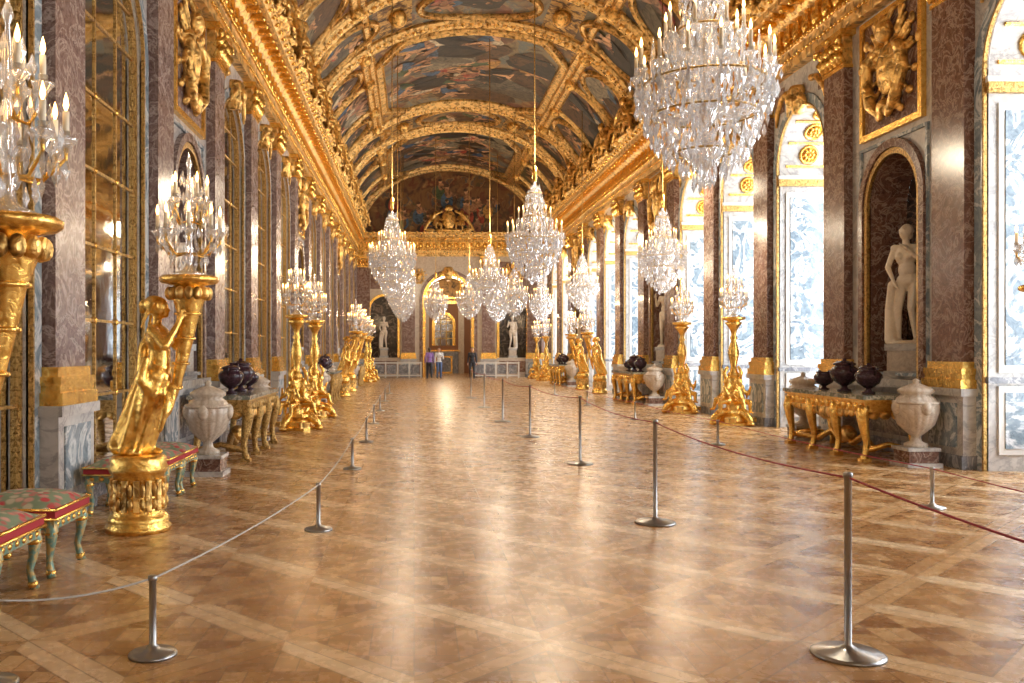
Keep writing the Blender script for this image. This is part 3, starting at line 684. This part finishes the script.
# ---------------------------------------------------------------- chandelier
def candle(b,p,h=.14):
    x,y,z=p
    b.lathe([(.015,-.06),(.03,-.03),(.055,0),(.06,.012),(.02,.02),(.025,.05)],'crystal',p,8)
    b.lathe([(.017,.03),(.017,.03+h)],'wax',p,6); b.lathe([(.004,.03+h),(.015,.06+h),(.011,.09+h),(.001,.125+h)],'flame',p,6)
def chandelier(cord):
    random.seed(3); b=B()
    b.lathe([(.01,.0),(.07,.05),(.03,.1),(.05,.16),(.16,.28),(.2,.36),(.1,.42),(.04,.5),(.09,.6),(.15,.72),(.13,.85),(.05,.95),(.04,1.1),(.09,1.2),(.11,1.3),(.04,1.42),(.03,1.6),(.07,1.7),(.03,1.8),(.03,1.95),(.08,2.02),(.04,2.1),(.015,2.2)],'crystal',seg=12)
    rows=[(.14,.09,10,.12,.022),(.22,.2,20,.12,.021),(.30,.29,28,.12,.021),(.38,.37,34,.12,.021),(.47,.43,38,.12,.022),(.56,.48,42,.12,.022),(.65,.52,44,.12,.022),(.74,.55,46,.12,.022),(.83,.57,48,.13,.023),(.92,.60,50,.14,.024),
          (.60,.3,20,.12,.02),(1.0,.40,30,.12,.022),(1.10,.33,28,.12,.022),(1.22,.28,26,.12,.022),(1.36,.24,22,.12,.022),(1.48,.20,18,.12,.02),(1.6,.17,18,.12,.02),(1.74,.21,22,.13,.021),(1.88,.18,18,.12,.02),(2.0,.15,16,.12,.02),(2.1,.1,10,.1,.018)]
    for z,r,n,L,w in rows:
        for i in range(n):
            a=2*math.pi*(i+random.random()*.4)/n; b.crystal((r*math.cos(a)*random.uniform(.9,1.05),r*math.sin(a)*random.uniform(.9,1.05),z+random.uniform(-.04,.04)),L*random.uniform(.85,1.4),w)
    for z,r in((.94,.53),(1.42,.23),(1.92,.16),(.66,.46),(.32,.27)):
        b.tube([(r*math.cos(2*math.pi*i/24),r*math.sin(2*math.pi*i/24),z) for i in range(25)],.010,'gold_dark',6)
    for n,r,z,zc in((14,.59,.98,.75),(8,.34,1.30,1.08)):
        for i in range(n):
            a=2*math.pi*i/n; ca,sa=math.cos(a),math.sin(a)
            b.tube([(.08*ca,.08*sa,zc),(r*.4*ca,r*.4*sa,zc-.1),(r*.75*ca,r*.75*sa,zc-.06),(r*.98*ca,r*.98*sa,zc+.08),(r*ca,r*sa,z)],[.016,.014,.014,.012,.012],'crystal',6)
            candle(b,(r*ca,r*sa,z+.05),.17)
            for q in range(4):
                aa=a+q*math.pi/2; b.crystal((r*ca+.055*math.cos(aa),r*sa+.055*math.sin(aa),z+.05),.11,.016)
            b.crystal((r*ca,r*sa,z-.02),.2,.03)
    for i in range(12):
        a=2*math.pi*i/12; 
        for j in range(18):
            t=j/17; r=.14+(.56-.14)*t**2.2; z=2.0-(1.0)*t; b.crystal((r*math.cos(a),r*math.sin(a),z-.06*math.sin(math.pi*t)),.07,.017)
        for j in range(9):
            t=j/8; q=a+t*math.pi/6; b.crystal((.58*math.cos(q),.58*math.sin(q),.92-.14*math.sin(math.pi*t)),.07,.016)
    for i in range(10):   # tall spires
        a=2*math.pi*(i+.5)/10; b.lathe([(.012,0),(.02,.05),(.012,.1),(.018,.2),(.002,.34)],'crystal',(.47*math.cos(a),.47*math.sin(a),1.0),6)
    b.tube([(0,0,2.18),(0,0,2.2+cord)],.014,'gold_dark',6)
    b.lathe([(.02,0),(.05,.04),(.05,.3),(.02,.34)],'gold',(0,0,2.18),10)
    return b.mesh('crystal_chandelier')
def ceilz(X): return ZC-.05+VB*math.sqrt(1-((X-CX)/VA)**2)
ZB=3.05
def light(kind,name,loc,e,col,**k):
    l=bpy.data.lights.new(name,kind); l.energy=e; l.color=col
    for a,v in k.items(): setattr(l,a,v)
    o=bpy.data.objects.new(name,l); o.location=loc; bpy.context.scene.collection.objects.link(o); return o
for X,Ys in((2.6,(-3.3,8.07,19.4,30.9,42.4)),(-.57,(23.4,31.2,39,46.5)),(6.35,(23.0,34,45)),(1.1,(45.5,)),(4.4,(39.5,47.5,))):
    me=chandelier(ceilz(X)-ZB-2.2)
    for Y in Ys:
        put(me,'crystal_chandelier',(X,Y,ZB),random.random()*3)
        if X in(1.1,4.4): continue
        light('POINT','chandelier_light',(X+.3,Y,ZB+2.7),235 if X==2.6 else 155,(1,.83,.60),shadow_soft_size=.22)

# girandole (candelabrum) in builder at matrix
def girandole(b,M):
    o=b.M; b.M=o@M
    b.lathe([(.13,0),(.14,.03),(.06,.06),(.03,.12),(.05,.2),(.03,.3),(.04,.45),(.02,.6),(.03,.75),(.012,.95),(.03,1.0),(.0005,1.1)],'crystal',seg=10)
    for z,r,n in((.2,.16,14),(.32,.24,22),(.45,.26,24),(.55,.2,18),(.68,.16,16),(.8,.12,12),(.92,.07,8)):
        for i in range(n):
            a=2*math.pi*(i+random.random()*.4)/n; b.crystal((r*math.cos(a),r*math.sin(a),z+random.uniform(-.03,.03)),.11*random.uniform(.8,1.2),.019)
    for n,r,z in((8,.27,.36),(5,.16,.64)):
        for i in range(n):
            a=2*math.pi*(i+.3)/n; ca,sa=math.cos(a),math.sin(a)
            b.tube([(.03*ca,.03*sa,z-.15),(r*.6*ca,r*.6*sa,z-.17),(r*ca,r*sa,z-.06),(r*ca,r*sa,z)],.01,'gold',6); candle(b,(r*ca,r*sa,z+.03),.12)
            b.crystal((r*ca,r*sa,z-.03),.14,.024)
    b.M=o
def plate(b,c,z,r=.25):
    b.lathe([(.05,-.12),(.09,-.09),(.13,-.05),(r*.9,-.03),(r,-.01),(r,.02),(r*.92,.035),(.02,.03)],'gold',(c[0],c[1],z),20)
# figure torchere
random.seed(5); b=B()
b.lathe([(.285,0),(.285,.05),(.26,.07),(.275,.10),(.25,.14),(.225,.16),(.225,.5),(.245,.52),(.26,.56),(.24,.6),(.25,.64),(.22,.67)],'gold',seg=28)
for i in range(14):
    a=2*math.pi*i/14; b.box((0,0,0),(.025,.05,.27),'gold_carved',RZ(360/14*i)@T((.23,0,.33))); b.ell((.235*math.cos(a+.22),.235*math.sin(a+.22),.38),(.025,.025,.06),'gold_carved',8,6); b.ell((.235*math.cos(a+.22),.235*math.sin(a+.22),.26),(.025,.025,.05),'gold_carved',8,6)
b.sc(FT,'gold')
cp=[(.28,0,1.06),(.33,0,1.26),(.38,0,1.48),(.415,0,1.7),(.44,0,1.92),(.45,0,2.08),(.45,0,2.14)]; b.tube(cp,[.015,.04,.055,.075,.10,.15,.17],'gold',14)
for p_,r_ in zip(cp[1:],(.05,.065,.085,.11,.16)):
    b.tube([(p_[0]+r_*math.cos(2*math.pi*i/14),r_*math.sin(2*math.pi*i/14),p_[2]) for i in range(15)],.014,'gold',6)
for i in range(14):
    a=2*math.pi*i/14; b.ell((.45+.17*math.cos(a),.17*math.sin(a),2.1),(.045,.045,.06),'gold_carved',8,6)
plate(b,(.45,0),2.22,.26); girandole(b,T((.45,0,2.25)))
FTM=b.mesh('gilded_figure_torchere')
# tripod torchere
b=B()
for a in(0,120,240):
    b.M=RZ(a); b.tube([(.1,0,.3),(.3,0,.26),(.42,0,.14),(.46,0,.05),(.42,0,.03),(.38,0,.08)],[.09,.09,.075,.06,.05,.03],'gold',10); b.ell((.44,0,.05),(.09,.08,.05),'gold')
    b.tube([(.12,.0,1.25),(.2,0,1.12),(.17,0,.98),(.1,0,1.05)],[.03,.04,.04,.02],'gold')
    b.box((.2,.0,.12),(.5,.2,.1),'gold_carved',RZ(60))
b.M=Matrix()
b.lathe([(.36,0),(.36,.06),(.30,.1),(.26,.2),(.30,.27),(.28,.32),(.1,.33)],'gold',seg=6,smooth=False)
b.sc(PUT3,'gold')
b.lathe([(.1,1.0),(.13,1.08),(.08,1.15),(.06,1.25),(.09,1.4),(.115,1.55),(.08,1.72),(.05,1.8),(.08,1.86),(.05,1.92),(.07,2.02),(.13,2.12),(.18,2.18),(.1,2.22)],'gold',seg=16,rib=(8,.08))
plate(b,(0,0),2.27,.24); girandole(b,T((0,0,2.30)))
TTM=b.mesh('gilded_tripod_torchere')
random.seed(9)
def tor(me,nm,x,y,rz):
    put(me,nm,(x,y,0),rz)
    sx=.45*math.cos(rz) if 'figure' in nm else 0
    light('POINT','candelabrum_light',(x+sx,y,3.5),18,(1,.70,.40),shadow_soft_size=.06)
for y in(4.43,8.0,31,34.4): tor(FTM,'gilded_figure_torchere',-2.45,y,0)
for y in(18,21.3,44.6,48): tor(TTM,'gilded_tripod_torchere',-2.35,y,0)
for y in(5.7,9.0): tor(FTM,'gilded_figure_torchere',6.8,y,math.pi)
for y in(19.2,22.9,46.5,50): tor(TTM,'gilded_tripod_torchere',6.82,y,math.pi)
for y in(33.2,36.6): tor(FTM,'gilded_figure_torchere',6.85,y,math.pi)

# console table
def console(gm):
    b=B(); L,D,H=1.4,.9,.95
    b.bbox(0,D,-L,L,H-.06,H,'table_top'); b.bbox(.02,D-.02,-L+.02,L-.02,H-.09,H-.06,gm)
    b.bbox(.06,D-.05,-L+.06,L-.06,H-.24,H-.09,gm)
    for i in range(15):
        y=-L+.15+i*(2*L-.3)/14; b.ell((D-.05,y,H-.17),(.03,.06,.06),gm,8,6)
        dz=.10*(1-abs((i-7)/7))+.02; b.ell((D-.08,y,H-.25-dz*.5),(.03,.1,.04+dz*.5),'gold_carved',8,6)
    for y in(-L+.13,-.42,.42,L-.13):
        b.tube([(D-.08,y,H-.15),(D-.05,y,H-.3),(D-.08,y,H-.5),(D-.11,y,H-.68),(D-.10,y,H-.82),(D-.08,y,.06),(D-.08,y,0)],[.085,.085,.065,.045,.042,.055,.06],gm,10)
        b.ell((D-.04,y,H-.28),(.055,.06,.08),'gold_carved',8,6); b.bbox(D-.15,D-.01,y-.07,y+.07,0,.05,gm)
    for y in(-L+.13,L-.13):
        b.tube([(.12,y,H-.15),(.15,y,H-.4),(.1,y,.1),(.1,y,0)],[.07,.06,.045,.05],gm,8)
        b.tube([(.1,y,.16),(D*.5,y*.95,.24),(D-.12,y,.16)],.04,gm,8)
        for k in range(4): b.ell((.2+.16*k,y*1.0,H-.28),(.09,.03,.07),'gold_carved',8,6)
    for s in(-1,1): b.tube([(D-.14,s*(L-.13),.17),(D*.55,s*.9,.14),(D*.5,s*.5,.3),(D*.5,s*.2,.16),(D*.5,0,.2)],[.04,.05,.05,.05,.05],gm,8)
    b.ell((D*.5,0,.28),(.12,.2,.14),'gold_carved'); b.ell((D-.1,0,H-.32),(.06,.2,.12),'gold_carved')
    return b.mesh('console_table')
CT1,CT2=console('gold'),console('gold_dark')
def urn(m,h,r,lid=True,handles=False,rib=None):
    b=B()
    pr=[(r*.5,0),(r*.52,h*.05),(r*.25,h*.09),(r*.2,h*.16),(r*.45,h*.22),(r*.8,h*.33),(r*.98,h*.5),(r,h*.62),(r*.8,h*.72),(r*.62,h*.76),(r*.78,h*.8),(r*.8,h*.83)]
    if lid: pr+=[(r*.6,h*.87),(r*.3,h*.91),(r*.12,h*.93),(r*.16,h*.97),(r*.02,h)]
    else: pr+=[(r*.6,h*.83),(r*.5,h*.7),(.01,h*.68)]
    b.lathe(pr,m,seg=48,rib=rib)
    if handles:
        for s in(-1,1): b.tube([(0,s*r*.9,h*.6),(0,s*r*1.25,h*.75),(0,s*r*1.15,h*.88),(0,s*r*.7,h*.82)],r*.09,m,8)
    return b
ub=urn('porphyry',.42,.17,True,True); UD=ub.mesh('dark_urn')
ub=urn('porphyry',.32,.15,False,True); UD2=ub.mesh('dark_vase')
b=urn('marble_cream',.95,.28,True,False,(16,.045)); v0=b.v; b.v=[(x,y,z+.26) for x,y,z in v0]
b.bbox(-.24,.24,-.24,.24,0,.06,'marble_white'); b.bbox(-.2,.2,-.2,.2,.06,.22,'marble_red'); b.bbox(-.22,.22,-.22,.22,.22,.265,'marble_white')
b.lathe([(.285,.60+.26),(.30,.62+.26),(.285,.64+.26)],'marble_cream',seg=32)
for s in(-1,1): b.ell((0,s*.27,.26+.55),(.07,.06,.1),'marble_cream'); b.ell((s*.27,0,.26+.55),(.06,.07,.1),'marble_cream')
UW=b.mesh('marble_urn')
for i,k in enumerate([k for k in bays if nichek(k)]):
    yc=Y0+S*k
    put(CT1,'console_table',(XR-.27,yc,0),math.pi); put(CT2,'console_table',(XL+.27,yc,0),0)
    for sx,x0 in((1,XL+.27),(-1,XR-.27)):
        for dy,me,nm in((-.75,UD,'dark_urn'),(0,UD,'dark_urn'),(.7,UD2,'dark_vase')): put(me,nm,(x0+sx*.5,yc+dy,.95),0,1.25 if dy==0 else 1.1)
    for dy in((-1.75,1.85)): put(UW,'marble_urn',(XR-.62,yc+dy,0),0)
    put(UW,'marble_urn',(XL+.85,yc-2.6,0),0,1.0); put(UW,'marble_urn',(XL+.7,yc+1.9,0),0)

# stools
b=B()
n=10; vs=[];fs=[]
for i in range(n+1):
    for j in range(n+1):
        a,c=i/n*2-1,j/n*2-1; vs.append((a*.31,c*.31,.44+.075*(1-a**4)*(1-c**4)))
for i in range(n):
    for j in range(n): q=i*(n+1)+j; fs.append((q,q+n+1,q+n+2,q+1))
b.add(vs,fs,'floral_fabric',True)
b.bbox(-.315,.315,-.315,.315,.38,.445,'red_fabric')
for s in(-1,1):
    b.tube([(-.32,s*.32,.44),(.32,s*.32,.44)],.01,'gold',6); b.tube([(s*.32,-.32,.44),(s*.32,.32,.44)],.01,'gold',6)
    b.tube([(-.32,s*.32,.38),(.32,s*.32,.38)],.01,'gold',6); b.tube([(s*.32,-.32,.38),(s*.32,.32,.38)],.01,'gold',6)
b.bbox(-.3,.3,-.3,.3,.31,.38,'teal_paint')
for s in(-1,1):
    for k in range(6): b.ell((s*.3,-.24+.096*k,.34),(.012,.03,.02),'gold',6,4); b.ell((-.24+.096*k,s*.3,.34),(.03,.012,.02),'gold',6,4)
    for q in(-1,1):
        b.tube([(s*.26,q*.26,.36),(s*.275,q*.275,.3),(s*.265,q*.265,.2),(s*.25,q*.25,.12),(s*.26,q*.26,.06),(s*.275,q*.275,0)],[.042,.045,.03,.022,.026,.032],'teal_paint',10)
        b.ell((s*.27,q*.27,.29),(.05,.05,.03),'gold',8,6); b.ell((s*.265,q*.265,.03),(.036,.036,.03),'gold',8,6)
STM=b.mesh('upholstered_stool')
for y in(4.9,5.75,6.6,8.95,9.65,10.3): 
    put(STM,'upholstered_stool',(-2.83 if y<8 else -2.86,y,0),0,(1.05,1.05,1.1) if y<8 else (1,1,1.05))

# stanchions & ropes
def stan(h,r):
    b=B(); b.lathe([(r,0),(r,.012),(r*.9,.022),(r*.3,.035),(.03,.05),(.019,.06),(.019,h-.03),(.024,h-.028),(.024,h-.005),(.015,h)],'steel',seg=28); return b.mesh('barrier_stanchion')
ST_T,ST_S=stan(.96,.185),stan(.42,.125)
def rope(a,c,sag,mat,name='barrier_rope',r=.006):
    a,c=Vector(a),Vector(c); d=(c-a).normalized()*.026; a=a+d; c=c-d; b=B(); pts=[tuple(a.lerp(c,i/16)-Vector((0,0,sag*4*(i/16)*(1-i/16)))) for i in range(17)]; b.tube(pts,r,mat,6); b.obj(name)
tall=[(2.3,1.3),(2.276,4.72),(2.23,8.32),(2.33,12.63),(2.13,16.55),(1.98,20.1),(1.95,25),(1.9,30)]
lft=[(-2.02,4.3),(-1.37,4.72),(-.85,8.0),(-.83,12.1),(-.83,15.65),(-.87,19.5),(-.89,23.6),(-.9,28),(-.9,33)]
rgt=[(5.3,4.5),(5.24,9.1),(5.13,15.2),(5.06,20.6),(5.0,26),(5,32)]
for L_,me,h,mt,sg in((tall,ST_T,.93,'rope_red',.05),(lft,ST_S,.40,'rope_white',.035),(rgt,ST_S,.40,'rope_red',.03)):
    for p in L_: put(me,'barrier_stanchion',(p[0],p[1],0))
    for p,q in zip(L_,L_[1:]): rope((p[0],p[1],h),(q[0],q[1],h),sg,mt)

# far barrier
b=B()
for x0,x1 in((-2.3,.4),(3.4,6.0)):
    b.bbox(x0,x1,-.03,.03,.82,.9,'painted_white'); b.bbox(x0,x1,-.02,.02,.1,.18,'painted_white')
    n=int((x1-x0)/.6)
    for i in range(n+1):
        x=x0+(x1-x0)*i/n; b.bbox(x-.04,x+.04,-.05,.05,0,.93,'painted_white')
        if i<n: b.bbox(x+.08,x+(x1-x0)/n-.08,-.012,.012,.24,.76,'marble_grey')
b.obj('crowd_barrier',(0,51.6,0))

# people
def person(prims,top,legs,name,loc,rz,longhair=False):
    d=sculpt(prims,.0125,3)
    def fn(c):
        if c.z<.085: return 'shoe'
        if c.z>1.5:
            if c.z>1.725 or (c.x<-.01 and c.z>(1.45 if longhair else 1.58)): return 'hair'
            return 'skin'
        if abs(c.y)>.2 and c.z<.90: return 'skin'
        return legs if c.z<.95 and abs(c.y)<.22 else top
    b=B(); b.sc(d,'skin',None,fn); b.obj(name,loc,rz,.98)
person(human(0,kneeL=(.14,.1,.5),ankL=(.12,.1,.09),kneeR=(-.02,-.1,.5),ankR=(-.2,-.1,.13),elL=(-.1,.23,1.15),wrL=(-.05,.25,.92),elR=(.05,-.23,1.15),wrR=(.2,-.24,.98),female=True,cloth=.012),'cloth_purple','cloth_dark','person',(.85,49.6,.0),R(95),True)
person(human(0,elL=(.02,.24,1.15),wrL=(.18,.15,1.3),cloth=.014),'cloth_white','cloth_blue','person',(1.4,50.3,.0),R(-80))
person(human(0,kneeR=(.12,-.1,.5),ankR=(.1,-.1,.09),cloth=.014),'cloth_dark','cloth_dark','person',(3.25,50.2,.0),R(-100))

# salon beyond
y0,y1=YE+1.0,YE+8.5
b=B(); x0,x1=CX-4,CX+4
b.add([(x0,y0,0),(x0,y1,0),(x0,y1,8),(x0,y0,8)],[(0,1,2,3)],'salon_red'); b.add([(x1,y0,0),(x1,y1,0),(x1,y1,8),(x1,y0,8)],[(0,1,2,3)],'salon_red')
b.add([(x0,y0,8),(x1,y0,8),(x1,y1,8),(x0,y1,8)],[(0,1,2,3)],'painting_brown')
b.M=Matrix(((1,0,0,CX),(0,1,0,y1),(0,0,1,0),(0,0,0,1)))
arched_bay(b,-4,4,.6,1.9,3.4,8,.5,'salon_red','marble_white'); arch_frame(b,.6,1.9,3.4,.2,-.08,0,'gold'); b.bbox(-4,4,-.1,0,4.75,4.95,'gold'); rframe(b,-1.2,1.2,5.1,6.9,.12,-.08,0,'gold'); b.bbox(-1.1,1.1,-.03,0,5.2,6.8,'fresco_ochre')
for s in(-1,1): b.bbox(s*1.0,s*1.4,-.1,0,0,4.75,'marble_cream')
b.bbox(-1.0,1.0,-.25,0,0,1.5,'marble_grey'); b.bbox(-1.1,1.1,-.3,0,1.5,1.6,'gold'); rframe(b,-.6,.6,.0,1.2,.12,-.28,-.25,'gold')
b.M=Matrix(((1,0,0,CX),(0,1,0,y0),(0,0,1,0),(0,0,0,1)))
for s in(-1,1): b.bbox(s*1.4,s*4,-.02,0,0,8,'salon_red')
b.obj('wall_salon')
b=B(); arch_fill(b,.6,1.9,3.4,.4,'mirror'); grid(b,.6,1.9,3.4,.4,'gold_dark',3,3,.05); b.obj('arched_mirror',(CX,y1,0))
light('POINT','salon_light',(CX,YE+4.5,5.2),330,(1,.80,.55),shadow_soft_size=.3)
b=B(); b.M=wallM('back'); b.bbox(-1.34,1.34,.9,.98,0,5.9,'painted_white'); b.bbox(-.02,.02,.86,.9,0,5.9,'gold'); 
for s in(-1,1):
    for z0,z1 in((.3,1.5),(1.7,5.4)): rframe(b,min(s*.2,s*1.1),max(s*.2,s*1.1),z0,z1,.06,.86,.9,'gold')
b.obj('door_1')

# ---------------------------------------------------------------- lights
def area(name,loc,rot,sx,sy,e,col):
    o=light('AREA',name,loc,e,col,shape='RECTANGLE',size=sx,size_y=sy); o.rotation_euler=rot; return o
for k in bays:
    if nichek(k): continue
    area('window_daylight',(XR+1.5,Y0+S*k,3.2),(0,R(90),0),6.2,2.3,500,(.93,.96,1))
w=bpy.data.worlds.new('World'); bpy.context.scene.world=w; w.use_nodes=True
sk=w.node_tree.nodes.new('ShaderNodeTexSky'); sk.sky_type='NISHITA'; sk.sun_disc=False; sk.sun_elevation=R(35)
w.node_tree.links.new(sk.outputs[0],w.node_tree.nodes['Background'].inputs[0]); w.node_tree.nodes['Background'].inputs[1].default_value=.3

# ---------------------------------------------------------------- camera
cd=bpy.data.cameras.new('camera'); cam=bpy.data.objects.new('camera',cd); bpy.context.scene.collection.objects.link(cam)
cam.location=(0,0,1.6); cam.rotation_euler=(R(90),0,0); cd.sensor_width=36; cd.lens=900/1024*36
cd.shift_x=98/1024; cd.shift_y=8.5/1024; cd.clip_end=300
bpy.context.scene.camera=cam
try:
    bpy.context.scene.view_settings.view_transform='Standard'; bpy.context.scene.view_settings.exposure=.08
except Exception as ex: print(ex)
